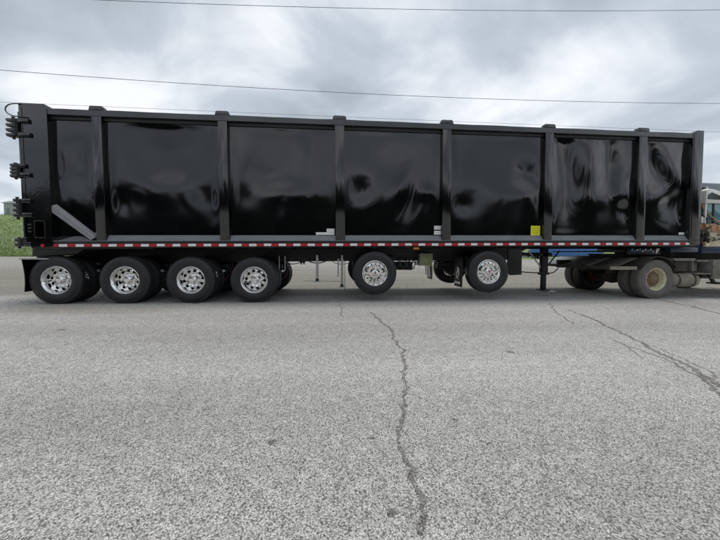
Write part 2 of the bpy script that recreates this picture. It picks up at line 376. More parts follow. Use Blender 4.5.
# ================================================================== TRAILER
TP, ZT = 0.0131, 1.2536
T = Matrix.Translation((0,0,ZT)) @ Matrix.Rotation(-TP, 4, 'Y')
trailer = empty('semi_trailer', (0,0,0))
tag(trailer, 'long glossy black scrap trailer with dented ribbed sides and red white reflective stripe', 'trailer')
def tp(mb, name, m, bevel=0.0, smooth=35):           # a part in the trailer's own (slightly nose-high) frame
    o = mb.obj(name, m, trailer, bevel, smooth); o.matrix_local = T; return o
W = 2.59
XL, XR, ZTOP = -0.503, 15.494, 2.835
STK = [(0.863,1.055),(3.410,3.610),(5.975,6.190),(8.512,8.725),(11.115,11.330),(13.655,13.890)]
PD = 0.095                                            # depth of the stakes in front of the sheet

# --- side sheets: seven dented panels
edges = [0.0]+[v for s_ in STK for v in s_]+[15.175]
bays = [(edges[2*i], edges[2*i+1]) for i in range(7)]
def gauss(u, v, a): # a = (u0, v0, su, sv, amp, rot)
    c, s_ = math.cos(a[5]), math.sin(a[5]); du, dv = u-a[0], v-a[1]
    p = c*du+s_*dv; q = -s_*du+c*dv
    return a[4]*math.exp(-(p/a[2])**2-(q/a[3])**2)
DENTS = [
 # u in metres from the panel centre, v in metres above panel bottom, amplitude metres (+ = inwards)
 [(0.1,1.5,.5,.5,.010,0),(-.1,.8,.35,.3,-.006,.4),(.15,1.15,.3,.4,.004,.2)],
 [(0,1.75,.85,.75,.018,0),(0,1.05,.9,.30,-.008,0),(-.8,.8,.35,.35,.007,.5),(.8,.9,.4,.3,.006,-.4)],
 [(-.1,1.6,.9,.7,.012,0),(.1,1.0,.6,.25,-.006,.05),(.55,1.75,.35,.5,-.004,.3),(-.45,1.35,.4,.3,.004,-.2),(-.8,.9,.3,.3,.004,.3),(.7,.95,.35,.35,-.004,.2)],
 [(0,1.7,.8,.6,.012,0),(-.75,1.05,.32,.30,.009,.2),(.1,1.1,.16,.5,-.010,-.45),(.35,.75,.25,.5,.010,-.5),(.85,1.05,.22,.18,-.010,0),(-.3,1.0,.5,.3,-.005,.6)],
 [(0,1.7,.9,.7,.012,.3),(.75,1.50,.30,.36,.010,.3),(.80,1.05,.30,.32,-.008,0),(.25,1.0,.7,.3,-.006,.25),(-.85,.75,.25,.2,.006,0),(-.5,.9,.4,.3,.004,0)],
 [(-.70,1.55,.42,.85,.026,.12),(-.10,1.75,.34,.75,-.022,-.15),(.45,1.75,.34,.70,.022,.1),(.80,1.15,.30,.45,-.014,.3),(.0,.95,.9,.26,-.009,.08),(.88,.70,.20,.24,.012,0),(-.7,.85,.45,.3,.008,.2)],
 [(-.35,1.85,.32,.60,.022,.5),(.20,1.70,.34,.60,-.022,.4),(.42,1.10,.34,.34,.016,.8),(-.15,1.10,.55,.24,-.014,.35),(.28,.70,.34,.38,.014,.5),(-.42,.75,.26,.42,-.008,-.2)],
]
ZP0, ZP1 = 0.19, 2.74
DAMP = [2.2, 3.0, 3.0, 2.4, 2.4, 2.6, 2.6]
for k, (a, b) in enumerate(bays):
    mb = MB(); nx = max(20, int((b-a)/.035)); nz = 72; vs = []; mid = (a+b)/2
    rn = random.Random(50+k); rip = [(rn.uniform(1.5,4), rn.uniform(1.5,4), rn.uniform(0,6.28), rn.uniform(.0004,.0012)) for _ in range(5)]
    for j in range(nz+1):
        for i in range(nx+1):
            X = a-0.01+(b-a+0.02)*i/nx; Z = ZP0+(ZP1-ZP0)*j/nz
            u = X-mid; v = Z-ZP0
            ex = min(1, min(i, nx-i)/nx*(b-a)/.22); ez = min(1, min(j, nz-j)/nz*2.55/.22)
            win = (ex*ex*(3-2*ex))*(ez*ez*(3-2*ez))
            d = sum(gauss(u, v, q) for q in DENTS[k]) + sum(r_[3]*math.sin(r_[0]*u+r_[2])*math.sin(r_[1]*v+r_[2]*1.7) for r_ in rip)
            vs.append((X, PD+d*win*DAMP[k], Z))
    mb.add(vs, [(j*(nx+1)+i, j*(nx+1)+i+1, (j+1)*(nx+1)+i+1, (j+1)*(nx+1)+i) for j in range(nz) for i in range(nx)])
    tp(mb, 'side_panel', 'gloss_black', smooth=80)
tp(MB().box(XL+.02, XR-.02, W-PD-.01, W-PD, 0.12, ZP1), 'far_side_panel', 'gloss_black')
tp(MB().box(XR-.09, XR-.03, 0.05, W-.05, 0.12, ZP1), 'front_wall', 'gloss_black')
tp(MB().box(XL+.05, XR-.1, 0.2, W-.2, 0.10, 0.14), 'floor', 'chassis_black')
# --- stakes with caps
for a, b in STK:
    st = tp(MB().box(a, b, 0.0, PD+.06, 0.105, 2.722), 'stake', 'satin_black', bevel=.008)
    MB().prism_xz([(a-.055,2.852),(b+.055,2.852),(b+.035,2.925),(b+.01,2.94),(a-.01,2.94),(a-.035,2.925)], 0.0, .11).obj('stake_cap', 'satin_rail', st, bevel=.006)
    tp(MB().box(a, b, W-PD-.06, W, 0.105, 2.722), 'stake', 'satin_black', bevel=.008)
# --- rails
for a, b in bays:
    tp(MB().box(a+.003, b-.003, PD-.035, PD+.02, 2.655, 2.722), 'shade_strip', 'dark_steel', bevel=.004)  # added dark strip standing in for shade and reflection below the rail
mb = MB(); vs = []; nseg = 150; rn = random.Random(77); ph = [rn.uniform(0, 6.28) for _ in range(6)]
for i in range(nseg+1):
    X = 0.025+(XR-.33)*i/nseg
    wy = .0022*math.sin(X*3.1+ph[0])+.0018*math.sin(X*6.7+ph[1])+.0012*math.sin(X*12.3+ph[2]); wz = .0030*math.sin(X*2.3+ph[3])+.0020*math.sin(X*5.2+ph[4])
    tw = .0025*math.sin(X*4.4+ph[5])
    sec = [(-.004,2.730),(.004,2.724),(.20,2.724),(.20,2.850),(.004,2.850),(-.004,2.844)]
    vs += [(X, y+(wy+(tw if z > 2.8 else -tw) if y < .1 else 0), z+(wz if z > 2.8 else 0)) for y, z in sec]
mb.add(vs, [(6*i+a_, 6*i+(a_+1)%6, 6*i+6+(a_+1)%6, 6*i+6+a_) for i in range(nseg) for a_ in range(6)]+[(0,1,2,3,4,5), tuple(6*nseg+k_ for k_ in (5,4,3,2,1,0))])
rail_top = tp(mb, 'top_rail', 'satin_rail', smooth=30)
tp(MB().box(XL, XR, W-.20, W+.004, 2.724, 2.850), 'top_rail', 'satin_rail', bevel=.006)
lip = tp(MB().box(XL+.10, XR-.02, -0.010, .19, 0.088, 0.103), 'rail_lip', 'dusty_ledge', bevel=.003)
side = tp(MB().box(XL+.10, XR-.02, 0.0, .09, -0.060, 0.086), 'side_rail', 'chassis_black', bevel=.004)
tp(MB().box(XL+.10, XR-.02, W-.09, W, -0.060, 0.1), 'side_rail', 'chassis_black', bevel=.004)
for k, (a, b) in enumerate(bays):
    if k == 0: continue
    tp(MB().prism_yz([(0.012,.1045),(PD+.03,.1045),(PD+.03,.225),(PD-.012,.225)], a+.003, b-.003), 'sloped_ledge', 'dusty_ledge', smooth=20)
tp(MB().prism_yz([(0.012,.1045),(PD+.03,.1045),(PD+.03,.20),(PD-.012,.20)], .03, .86), 'sloped_ledge', 'satin_black', smooth=20)
# --- diagonal brace on the rear bay
b0, b1 = Vector((.02,0,.80)), Vector((.80,0,.135)); dn = (b1-b0).normalized(); up_ = Vector((-dn.z,0,dn.x)); up_ = up_ if up_.z > 0 else -up_
mb = MB(); vs = []
for p in (b0-dn*.02, b1):
    for y, o_ in ((.0,-.075),(PD-.02,-.075),(PD-.02,.09),(.0,.04)):
        q = p+up_*o_; vs.append((q.x, y, max(q.z, .115)))
mb.add(vs, [(0,1,2,3),(7,6,5,4),(0,4,5,1),(1,5,6,2),(2,6,7,3),(3,7,4,0)])
tp(mb, 'diagonal_brace', 'brace_grey', smooth=20)
# --- reflective tape
tr_me = MB().box(0, .160, -.0035, 0, -.030, .030).mesh('red_tape', smooth=0); tr_me.materials.append(M['red_reflector'])
tw_me = MB().box(0, .160, -.0035, 0, -.028, .028).mesh('white_tape', smooth=0); tw_me.materials.append(M['white_reflector'])
x = -0.03; k = 0
while x < XR-.2:
    o = link('red_tape' if k % 2 == 0 else 'white_tape', tr_me if k % 2 == 0 else tw_me, None, side); o.location = (x, -.001, 0.004+random.uniform(-.002,.002))
    x += .1625; k += 1
MB().lathe([(.0,-.03),(.022,-.028),(.034,-.02),(.036,0)], 20, (-.17,-.001,0.0)).obj('marker_light', 'red_lens', side)
MB().box(7.815, 7.955, .02, .06, -.115, -.0605).obj('marker_light', 'amber_lens', side, bevel=.006)

# --- rear corner post, tailgate and hinges
xs_ = [XL, -.285, -.115, .022]; zs_ = [-.02, .185, .50, 2.80, 2.925]
mb = MB()
def pv(i, j, y): return (xs_[i] if not (i == 3 and j == 4) else -.02, y, zs_[j])
vs = [pv(i, j, y) for y in (-.012, .24) for j in range(5) for i in range(4)]
fs = []
for j in range(4):
    for i in range(3):
        if (i, j) == (1, 1): continue
        q = (j*4+i, j*4+i+1, j*4+i+5, j*4+i+4); fs += [q, tuple(20+v for v in reversed(q))]
loop = [0,1,2,3,7,11,15,19,18,17,16,12,8,4]
fs += [(a_, a_+20, b_+20, b_) for a_, b_ in zip(loop, loop[1:]+loop[:1])]
hole = [5,9,10,6]
fs += [(a_, a_+20, b_+20, b_) for a_, b_ in zip(hole, hole[1:]+hole[:1])]
mb.add(vs, fs)
post = tp(mb, 'corner_post', 'satin_black', smooth=20)
MB().box(-.29, -.11, .235, .245, .18, .505).obj('pocket_back', 'chassis_black', post)
for z0, z1, x0, x1 in ((.505,.53,-.305,-.095),(.155,.18,-.305,-.095),(.18,.505,-.305,-.288),(.18,.505,-.112,-.095)):
    MB().box(x0, x1, -.03, -.0125, z0, z1).obj('pocket_frame', 'chassis_black', post, bevel=.003)
for zz in (.42,.35,.28):
    MB().box(-.43, -.36, -.022, -.0125, zz, zz+.03).obj('welded_rung', 'satin_black', post, bevel=.003)
MB().box(XL+.05, XL+.062, -.02, -.0125, .1, 2.85).obj('weld_seam', 'satin_black', post)
far_post = tp(MB().box(XL, .022, W-.24, W+.012, -.02, 2.925), 'corner_post', 'satin_black', bevel=.010)
gate = tp(MB().box(XL-.075, XL-.012, .06, W-.06, .02, 2.84), 'tailgate', 'gloss_black', bevel=.008)
for i in range(5):
    MB().box(XL-.135, XL-.078, .10+i*.55, .22+i*.55, .06, 2.8).obj('gate_rib', 'satin_black', gate, bevel=.006)
HG = [(2.215,2.62,-.725,-.30,-.28), (1.40,1.69,-.69,-.40,-.32), (.575,.99,-.67,-.33,-.315), (-.03,.165,-.665,-.43,-.36)]
for z0, z1, xl, xr1, xr2 in HG:
    h = z1-z0; nk = 4 if h > .25 else 2
    hg = MB()
    for (zz, xr) in ((z1-.13*h-.05, xr1), (z0+.02, xr2)):
        hg.box(XL-.02, xr, -.055, -.013, zz, zz+.085)
    ho = tp(hg, 'hinge', 'satin_black', bevel=.006)
    for i in range(nk):
        zc = z0+h*(i+.5)/nk; t = .034
        MB().prism_xz([(xl-.008,zc+t*.55),(xl+.012,zc+t),(XL-.0,zc+t),(XL-.0,zc-t),(xl+.02,zc-t),(xl,zc-t*.4)], -.05+.004*i, .05-.003*i).obj('hinge_plate', 'satin_black', ho, bevel=.004)
    MB().cyl((XL-.10,-.02,z0-.03),(XL-.10,-.02,z1+.015), .022, n=14).obj('hinge_pin', 'chassis_black', ho)
    MB().cyl((XL-.03,-.035,z0+.1*h),(XL-.03,-.035,z1-.1*h), .036, n=14).obj('hinge_knuckle', 'chassis_black', ho)
    MB().cyl((XL-.10,-.02,z1+.01),(XL-.10,-.02,z1+.02), .034, n=6).obj('pin_nut', 'galvanised', ho)
pts = [(-.47+(-.115)*0-.115*(1-math.cos(a))*1.0, -.03, 2.79+.125*math.cos(a*1.0)) for a in [0]]
lp = [(XL+.05,-.025,2.905),(XL-.06,-.03,2.90),(XL-.15,-.035,2.875),(XL-.205,-.04,2.815),(XL-.21,-.04,2.75),(XL-.165,-.04,2.69),(XL-.09,-.035,2.655),(XL,-.03,2.645),(XL+.09,-.03,2.64),(XL+.17,-.03,2.635)]
def smooth_pts(p, n=5):
    p = [Vector(q) for q in p]; out = []
    for i in range(len(p)-1):
        a, b, c, d = p[max(i-1,0)], p[i], p[i+1], p[min(i+2,len(p)-1)]
        for j in range(n):
            t = j/n; out.append(.5*((2*b)+(c-a)*t+(2*a-5*b+4*c-d)*t*t+(3*b-a-3*c+d)*t**3))
    return out+[p[-1]]
tp(MB().tube(smooth_pts(lp), .011), 'cable_loop', 'rubber_hose')
# --- front corner post
fp = tp(MB().prism_xz([(15.18,-.02),(XR,-.02),(XR,2.925),(15.30,2.925),(15.18,2.85)], -.010, .24), 'corner_post', 'satin_black', bevel=.010)
MB().box(15.215, 15.227, -.016, -.0105, .15, 2.8).obj('weld_seam', 'satin_black', fp)
tp(MB().box(15.18, XR, W-.24, W+.01, -.02, 2.925), 'corner_post', 'satin_black', bevel=.010)

# --- printed labels on the panels
def sticker(x0, x1, z0, z1, m, lines, lm, seed, label):
    rn = random.Random(seed); y = PD-.004
    o = tp(MB().box(x0, x1, y-.0015, y+.03, z0, z1), 'sticker', m, smooth=0); o['label'] = label
    h = z1-z0
    for i in range(lines):
        zc = z1-h*(i+1)/(lines+1); a = x0+(x1-x0)*.12
        while a < x1-(x1-x0)*.2:
            l_ = (x1-x0)*rn.uniform(.08,.3); e_ = min(a+l_, x1-(x1-x0)*.08)
            MB().box(a, e_, y-.0025, y-.0016, zc-h*.035, zc+h*.035).obj('print_mark', lm, o, smooth=0); a = e_+(x1-x0)*.06
    return o
sticker(5.515, 5.762, .237, .295, 'white_print', 1, 'grey_print', 1, 'white strip label')
sticker(5.764, 5.944, .237, .380, 'white_print', 2, 'grey_print', 2, 'white square label')
sticker(8.345, 8.545, .365, .455, 'white_print', 2, 'red_print', 3, 'white and red warning label')
sticker(8.345, 8.52, .245, .335, 'white_print', 1, 'dark_print', 4, 'white label with dark print')
sticker(10.835, 11.085, .225, .465, 'yellow_print', 3, 'olive_print', 5, 'yellow warning label')
sticker(15.0, 15.16, .245, .305, 'white_print', 1, 'grey_print', 6, 'small white label')
sticker(.64, .80, .235, .275, 'white_print', 1, 'grey_print', 7, 'small white label')

# --- chassis
for y0 in (.72, W-.84):
    fb = MB(); fb.prism_xz([(XL+.3,-.06),(15.3,-.06),(15.3,-.10),(11.2,-.10),(10.62,-.40),(XL+.3,-.40)], y0, y0+.12)
    tp(fb, 'chassis_beam', 'chassis_black', bevel=.006)
cm = MB().box(0, .09, .10, W-.10, -.055, .09).mesh('crossmember', .004); cm.materials.append(M['chassis_black'])
for i in range(30):
    o = link('crossmember', cm, None, trailer); o.matrix_local = T @ Matrix.Translation((XL+.35+i*.52, 0, 0))
tp(MB().box(XL+.1, 2.0, .02, W-.02, -.078, -.062), 'underbody_plate', 'chassis_black')
tp(MB().prism_xz([(XL+.1,-.079),(.6,-.079),(.45,-.18),(XL+.09,-.22)], .02, W-.02), 'rear_valance', 'chassis_black', bevel=.005)
tp(MB().box(13.2, 15.3, .35, W-.35, -.20, -.165), 'coupler_plate', 'chassis_black', bevel=.004)

# --- mudflaps
def hang(name, X, y0, y1, z0, z1, th=.012, m='chassis_black', bow=.0):
    vs = []; n = 8; mb = MB()
    for i in range(n+1):
        t = i/n; z = z1+(z0-z1)*t; xx = X+bow*math.sin(t*2.4)
        vs += [(xx,y0,z),(xx,y1,z),(xx+th,y1,z),(xx+th,y0,z)]
    fs = [(0,1,2,3),(4*n+3,4*n+2,4*n+1,4*n)]
    for i in range(n):
        for a, b in ((0,1),(1,2),(2,3),(3,0)): fs.append((4*i+a,4*i+4+a,4*i+4+b,4*i+b))
    mb.add(vs, fs); return mb.obj(name, m, trailer)
hang('mudflap', -.62, .02, .66, .27, .955, bow=.05, m='satin_black')
hang('mudflap', -.62, W-.66, W-.02, .27, .955, bow=.05, m='satin_black')
for yy in (.01, W-.70):
    MB().box(-.66, -.10, yy, yy+.69, .957, .985).obj('mudflap_bracket', 'galvanised', trailer, bevel=.004)
    MB().box(-.60, -.15, yy+.3, yy+.4, .987, 1.16).obj('bracket_upright', 'chassis_black', trailer)
fl = hang('mudflap', 9.02, .03, .46, .33, 1.06, bow=.02); fl.rotation_euler = (0,0,0)
hang('mudflap', 9.02, W-.46, W-.03, .33, 1.06, bow=.02)
mk = MB()
for (y0, y1, z0, z1) in ((.15,.19,.60,.82),(.15,.26,.79,.82),(.22,.25,.68,.80),(.24,.31,.55,.60),(.28,.31,.58,.70),(.20,.24,.52,.57)):
    mk.box(9.016, 9.0195, y0, y1, z0, z1)
for i in range(6): mk.box(9.019, 9.0225, .10+i*.055, .14+i*.055, .40, .455)
mk.obj('flap_print', 'white_print', fl, smooth=0).location = (-.004, 0, 0)
# black splash panel in front of the forward lift axle
sp_ = tp(MB().prism_xz([(10.25,-.09),(10.62,-.09),(10.62,-.76),(10.32,-.77),(10.25,-.70)], .10, .14), 'splash_panel', 'chassis_black', bevel=.006)

# --- wheels
def hole_disc(n, r0, rc, rh, r1, yf, seg=6, bolts=True):
    """annulus r0..r1 with n round holes (centre rc, radius rh); yf(r) gives the dish"""
    mb = MB(); K = 16
    for s_ in range(n):
        t0 = 2*math.pi*(s_-.5)/n; t1 = 2*math.pi*(s_+.5)/n; tm = (t0+t1)/2; ring = []; bord = []
        per = []
        for i in range(4): per.append((r1, t0+(t1-t0)*i/4))
        for i in range(4): per.append((r1+(r0-r1)*i/4, t1))
        for i in range(4): per.append((r0, t1+(t0-t1)*i/4))
        for i in range(4): per.append((r0+(r1-r0)*i/4, t0))
        for r, t in per:
            x_, z_ = r*math.cos(t), r*math.sin(t); bord.append((x_, yf(r), z_))
            cx, cz = rc*math.cos(tm), rc*math.sin(tm); a = math.atan2(z_-cz, x_-cx)
            hx, hz = cx+rh*math.cos(a), cz+rh*math.sin(a); ring.append((hx, yf(math.hypot(hx,hz)), hz))
        back = [(a, b+.022, c) for a, b, c in ring]
        mb.add(bord+ring+back, [(i, (i+1)%K, K+(i+1)%K, K+i) for i in range(K)]+[(K+i, K+(i+1)%K, 2*K+(i+1)%K, 2*K+i) for i in range(K)])
    return mb
TYRE = [(.286,.045),(.300,.030),(.318,.016),(.345,.008),(.385,.0),(.425,.001),(.455,.008),(.460,.013),(.478,.017),(.500,.026),(.513,.036),(.520,.050),(.523,.066),(.5235,.076),(.511,.079),(.511,.088),(.524,.091),(.525,.118),(.512,.121),(.512,.131),(.525,.134),
        (.525,.156),(.512,.159),(.512,.169),(.524,.172),(.5235,.199),(.511,.202),(.511,.210),(.522,.213),(.520,.240),(.513,.252),(.49,.264),(.44,.275),(.38,.28),(.33,.270),(.286,.245)]
tyre_mb = MB().lathe(TYRE, 72)
rn = random.Random(13)
def side_block(t0, t1, r0, r1, y, h):       # raised moulding on the sidewall
    vs = [(r_*math.cos(t_), yy, r_*math.sin(t_)) for yy in (y+.004, y-h) for r_ in (r0, r1) for t_ in (t0, t1)]
    tyre_mb.add(vs, [(0,1,3,2),(4,6,7,5),(0,4,5,1),(1,5,7,3),(3,7,6,2),(2,6,4,0)])
for k in range(64):                          # shoulder lugs
    t_ = 2*math.pi*k/64; side_block(t_, t_+.055, .488, .5165, .026, .004)
for c0 in (0.5, 2.6, 4.5):                   # moulded lettering
    t_ = c0
    for k in range(10):
        d_ = rn.uniform(.025,.05); side_block(t_, t_+d_, .405, .43+rn.uniform(-.004,.006), .001, .0025); t_ += d_+.022
tyre_me = tyre_mb.mesh('tyre', smooth=50); tyre_me.materials.append(M['tyre_rubber'])
def rim_mesh(dep, name, m, holes=10, rh=.031, rc=.205):
    # flange, barrel, disc
    r = MB().lathe([(.284,.060),(.298,.052),(.305,.036),(.303,.026),(.296,.022),(.288,.026),(.283,.036),(.276,.048),(.268,.056),(.262,.066),(.258,dep*.55+.035),(.255,dep*.8+.01),(.250,dep),(.247,dep+.012)], 60)
    d = hole_disc(holes, .118, rc, rh, .249, lambda q: dep+.006-(.020*max(0, 1-abs(q-.175)/.075)))
    r.v, o = r.v, len(r.v)
    r.add(d.v, d.f)
    r.lathe([(.262,.066),(.262,.235),(.284,.24)], 40)
    me = r.mesh(name, smooth=40); me.materials.append(M[m]); return me
rimA = rim_mesh(.172, 'wheel', 'polished_aluminium', rh=.036)
rimB = rim_mesh(.062, 'wheel', 'polished_aluminium', holes=14, rh=.019, rc=.215)
rimC = rim_mesh(.135, 'wheel', 'cream_rim', holes=8, rh=.030, rc=.205)
def hub_mesh(dep, pr, m, r=.10, name='hub'):
    me = MB().lathe([(.122,dep+.012),(.120,dep-.004),(r+.005,dep-.010),(r,dep-.018),(r*.97,dep-pr*.7),(r*.80,dep-pr*.82),(r*.62,dep-pr),(r*.30,dep-pr*1.02),(.0,dep-pr*1.02)], 32).mesh(name, smooth=35)
    me.materials.append(M[m]); return me
hubA = hub_mesh(.172, .095, 'polished_aluminium', .085); hubB = hub_mesh(.062, .060, 'polished_aluminium', .075); hubC = MB().lathe([(.215,.140),(.205,.124),(.165,.118),(.135,.112),(.118,.106),(.112,.085),(.100,.076),(.055,.070),(.0,.069)], 32).mesh('hub', smooth=35); hubC.materials.append(M['rust_hub'])
def nuts_mesh(dep, m, n=10, rr=.148, r=.0165, l=.045):
    mb = MB()
    for i in range(n):
        t = 2*math.pi*(i+.5)/n; c = (rr*math.cos(t), rr*math.sin(t))
        mb.cyl((c[0],dep-.012,c[1]), (c[0],dep-.012-l,c[1]), r, r*.72, 10)
    me = mb.mesh('lug_nuts', smooth=40); me.materials.append(M[m]); return me
nutA = nuts_mesh(.172, 'polished_aluminium'); nutB = nuts_mesh(.062, 'polished_aluminium', l=.035, rr=.142); nutC = nuts_mesh(.128, 'rust_hub', 10, .150, .018, .022)
drum = MB().lathe([(.0,.0),(.215,.0),(.22,.02),(.22,.20),(.0,.20)], 32).mesh('brake_drum', smooth=35); drum.materials.append(M['dark_steel'])
dotm = MB().lathe([(.0,-.004),(.022,-.003),(.026,.004)], 16).mesh('hub_badge', smooth=35); dotm.materials.append(M['red_print'])
inner = MB().lathe([(.284,.050),(.262,.06),(.262,.23),(.15,.235),(.12,.235)], 40).mesh('wheel', smooth=35); inner.materials.append(M['dark_steel'])
def wheel(parent, X, Yf, Z, kind, side_, spin=0, tyre=tyre_me, scale=1.0, toe=0):
    me = {'A':rimA,'B':rimB,'C':rimC,'I':inner}[kind]
    o = link('wheel', me, None, parent)
    o.matrix_local = Matrix.Translation((X, Yf, Z)) @ Matrix.Rotation((0 if side_ > 0 else math.pi)+toe, 4, 'Z') @ Matrix.Rotation(spin, 4, 'Y') @ Matrix.Scale(scale, 4)
    link('tyre', tyre, None, o)
    if kind in 'ABC':
        link('hub', {'A':hubA,'B':hubB,'C':hubC}[kind], None, o)
        link('lug_nuts', {'A':nutA,'B':nutB,'C':nutC}[kind], None, o)
        d = link('brake_drum', drum, None, o); d.location = (0, {'A':.205,'B':.11,'C':.18}[kind], 0)
        if kind == 'B':
            q = link('hub_badge', dotm, None, o); q.location = (0, .062-.060*1.02, 0)
    return o
def tread_label(w_, ang0, ang1, y0, y1, seed, spin):
    rn = random.Random(seed); mb = MB()
    for k in range(9):
        a = ang0+(ang1-ang0)*rn.random(); da = rn.uniform(.02,.06); ya = rn.uniform(y0, y1-.03); yb = ya+rn.uniform(.012,.045)
        vs = []
        for i in range(5):
            t = a+da*i/4-spin*0
            for y in (ya, yb): vs.append((.5265*math.cos(t), y, .5265*math.sin(t)))
        mb.add(vs, [(2*i,2*i+1,2*i+3,2*i+2) for i in range(4)])
    mb.obj('tyre_label', 'white_print', w_, smooth=0)
AX = 1.372; RZ = .513
for i in range(4):
    sp = random.uniform(0, 6.28)*0+[.2,.9,.45,.1][i]
    wa = wheel(trailer, i*AX, .030, RZ, 'A', 1, sp)
    wheel(trailer, i*AX, .373, RZ, 'I', 1)
    wheel(trailer, i*AX, W-.030, RZ, 'A', -1)
    wheel(trailer, i*AX, W-.373, RZ, 'I', -1)
    if i in (0, 2): tread_label(wa, sp+.02, sp+.40, .10, .20, i+1, sp)
    MB().cyl((i*AX,.55,RZ),(i*AX,W-.55,RZ), .075, n=16).obj('axle', 'chassis_black', trailer)
    for yy in (.80, W-.92):
        MB().prism_xz([(i*AX-.12,.64),(i*AX+.50,.74),(i*AX+.50,.84),(i*AX-.12,.76)], yy, yy+.10).obj('trailing_arm', 'chassis_black', trailer, bevel=.005)
        MB().lathe([(.0,-.0),(.10,.0),(.13,.03),(.12,.07),(.13,.11),(.12,.15),(.10,.17),(0,.17)], 20).obj('air_spring', 'chassis_black', trailer).matrix_local = Matrix.Translation((i*AX-.30,yy+.05,.70)) @ Matrix.Rotation(R(90),4,'X')
    for yy in (.68, W-.68):
        MB().cyl((i*AX+.26,yy-.05,RZ+.05),(i*AX+.26,yy+.09,RZ+.05), .085, n=18).obj('brake_chamber', 'chassis_black', trailer)
    MB().tube(smooth_pts([(i*AX+.28,.66,RZ+.10),(i*AX+.40,.62,RZ+.02),(i*AX+.56,.60,RZ+.10),(i*AX+.66,.66,RZ+.36)], 5), .011, 6).obj('air_line', 'rubber_hose', trailer)
    MB().tube(smooth_pts([(i*AX+.22,.60,RZ+.12),(i*AX+.45,.56,RZ-.06),(i*AX+.62,.58,RZ+.05),(i*AX+.72,.68,RZ+.38)], 5), .009, 6).obj('air_line', 'red_drum', trailer)
    MB().cyl((i*AX+.58,.40,.70),(i*AX+.58,.50,.70), .030, n=12).obj('valve_fitting', 'brushed_aluminium', trailer)
    MB().cyl((i*AX+.58,.50,.70),(i*AX+.58,.72,.72), .022, n=12).obj('valve_bracket', 'chassis_black', trailer)
for X, Z in ((6.9027,.672),(9.734,.711)):
    wb = wheel(trailer, X, .030, Z, 'B', 1, .3 if X < 8 else .7, scale=1.0)
    wheel(trailer, X, W-.030, Z, 'B', -1)
    if X > 8: tread_label(wb, math.pi-.05-.7*0+.7-.15, math.pi+.7+.28, .09, .2, 9, 0)
    MB().cyl((X,.28,Z),(X,W-.28,Z), .07, n=16).obj('axle', 'chassis_black', trailer)
    for yy in (.55, W-.65):
        MB().prism_xz([(X-.12,Z+.06),(X+.55,Z+.22),(X+.60,Z+.40),(X+.52,Z+.40),(X-.12,Z+.18)], yy, yy+.10).obj('trailing_arm', 'chassis_black', trailer, bevel=.005)
        MB().cyl((X-.30,yy+.05,Z+.10),(X-.30,yy+.05,Z+.36), .12, n=20).obj('air_spring', 'chassis_black', trailer)
    MB().cyl((X+.34,.42,Z+.02),(X+.34,.62,Z+.02), .085, n=18).obj('brake_chamber', 'chassis_black', trailer)
# lift axle fenders and small gear between the wheels
MB().box(8.13, 8.46, .50, .72, .832, 1.145).obj('control_box', 'galvanised', trailer, bevel=.004)
cb_ = trailer.children[-1]
cb_ = [o for o in trailer.children if o.name.startswith('control_box')][0]
MB().box(8.145, 8.445, .494, .4995, .847, 1.130).obj('box_door', 'door_green', cb_, bevel=.002)
MB().box(8.285, 8.305, .488, .4935, .95, 1.03).obj('latch', 'galvanised', cb_)
for o_ in ((8.30, .52, .83, .60), (8.38, .56, .83, .54)):
    MB().cyl((o_[0],o_[1],o_[2]),(o_[0]+.02,o_[1],o_[3]), .028, n=12).obj('drain_valve', 'brushed_aluminium', trailer)
MB().cyl((8.20,.55,1.16),(8.20,.55,1.14), .02).obj('box_bolt', 'galvanised', cb_)
# two hanging supports joined by a thin bar
for X, zb in ((5.52,.40),(6.135,.26)):
    st = MB().box(X-.032, X+.032, .50, .55, zb+.10, 1.02).obj('support_strut', 'galvanised', trailer, bevel=.004)
    MB().cyl((X,.49,1.0),(X,.49,1.09), .026, n=12).obj('strut_pin', 'brushed_aluminium', st)
    MB().box(X-.040, X+.040, .49, .56, zb+.04, zb+.10).obj('strut_foot', 'dark_steel', st)
    MB().box(X-.08, X+.08, .46, .58, zb+.02, zb+.04).obj('foot_plate', 'galvanised', st)
MB().cyl((5.20,.52,.445),(6.12,.52,.43), .007, n=8).obj('tie_rod', 'galvanised', trailer)
MB().box(6.02, 6.06, .52, .55, .55, 1.0).obj('support_strut', 'galvanised', trailer)
MB().box(6.20, 6.212, .50, .52, .22, .98).obj('hanging_strap', 'dark_steel', trailer)
for X in (5.05, 5.12): MB().prism_xz([(X,.93),(X+.09,.93),(X+.05,.83)], .74, .80).obj('gusset', 'chassis_black', trailer)
for X in (4.58, 4.72): MB().cyl((X,.60,1.06),(X,.60,.70), .016, n=10).obj('air_line', 'galvanised', trailer)
rnd = random.Random(8)
for i in range(7):
    X = 7.45+i*.085; z = rnd.uniform(.75,.9)
    MB().tube(smooth_pts([(X,.6,1.0),(X+.04,.58,z+.05),(X+.10,.58,z-.04),(X+.16,.6,z+.1),(X+.2,.62,1.0)], 4), .014, 6).obj('air_line', 'rubber_hose', trailer)
for k in range(9):
    X = 4.6+k*.62; z = rnd.uniform(.84,.93); y_ = rnd.uniform(.55,.69)
    MB().tube(smooth_pts([(X,y_,1.02),(X+.10,y_,z+.04),(X+.30,y_,z),(X+.50,y_,z+.05),(X+.62,y_,1.02)], 4), rnd.choice((.008,.011,.014)), 6).obj('air_line', 'rubber_hose', trailer)
for X in (8.75,):
    MB().cyl((X,1.0,.86),(X+.8,1.0,.86), .12, n=22).obj('air_tank', 'chassis_black', trailer)
MB().cyl((7.50,.75,.82),(7.98,.75,.82), .11, n=22).obj('air_tank', 'chassis_black', trailer)
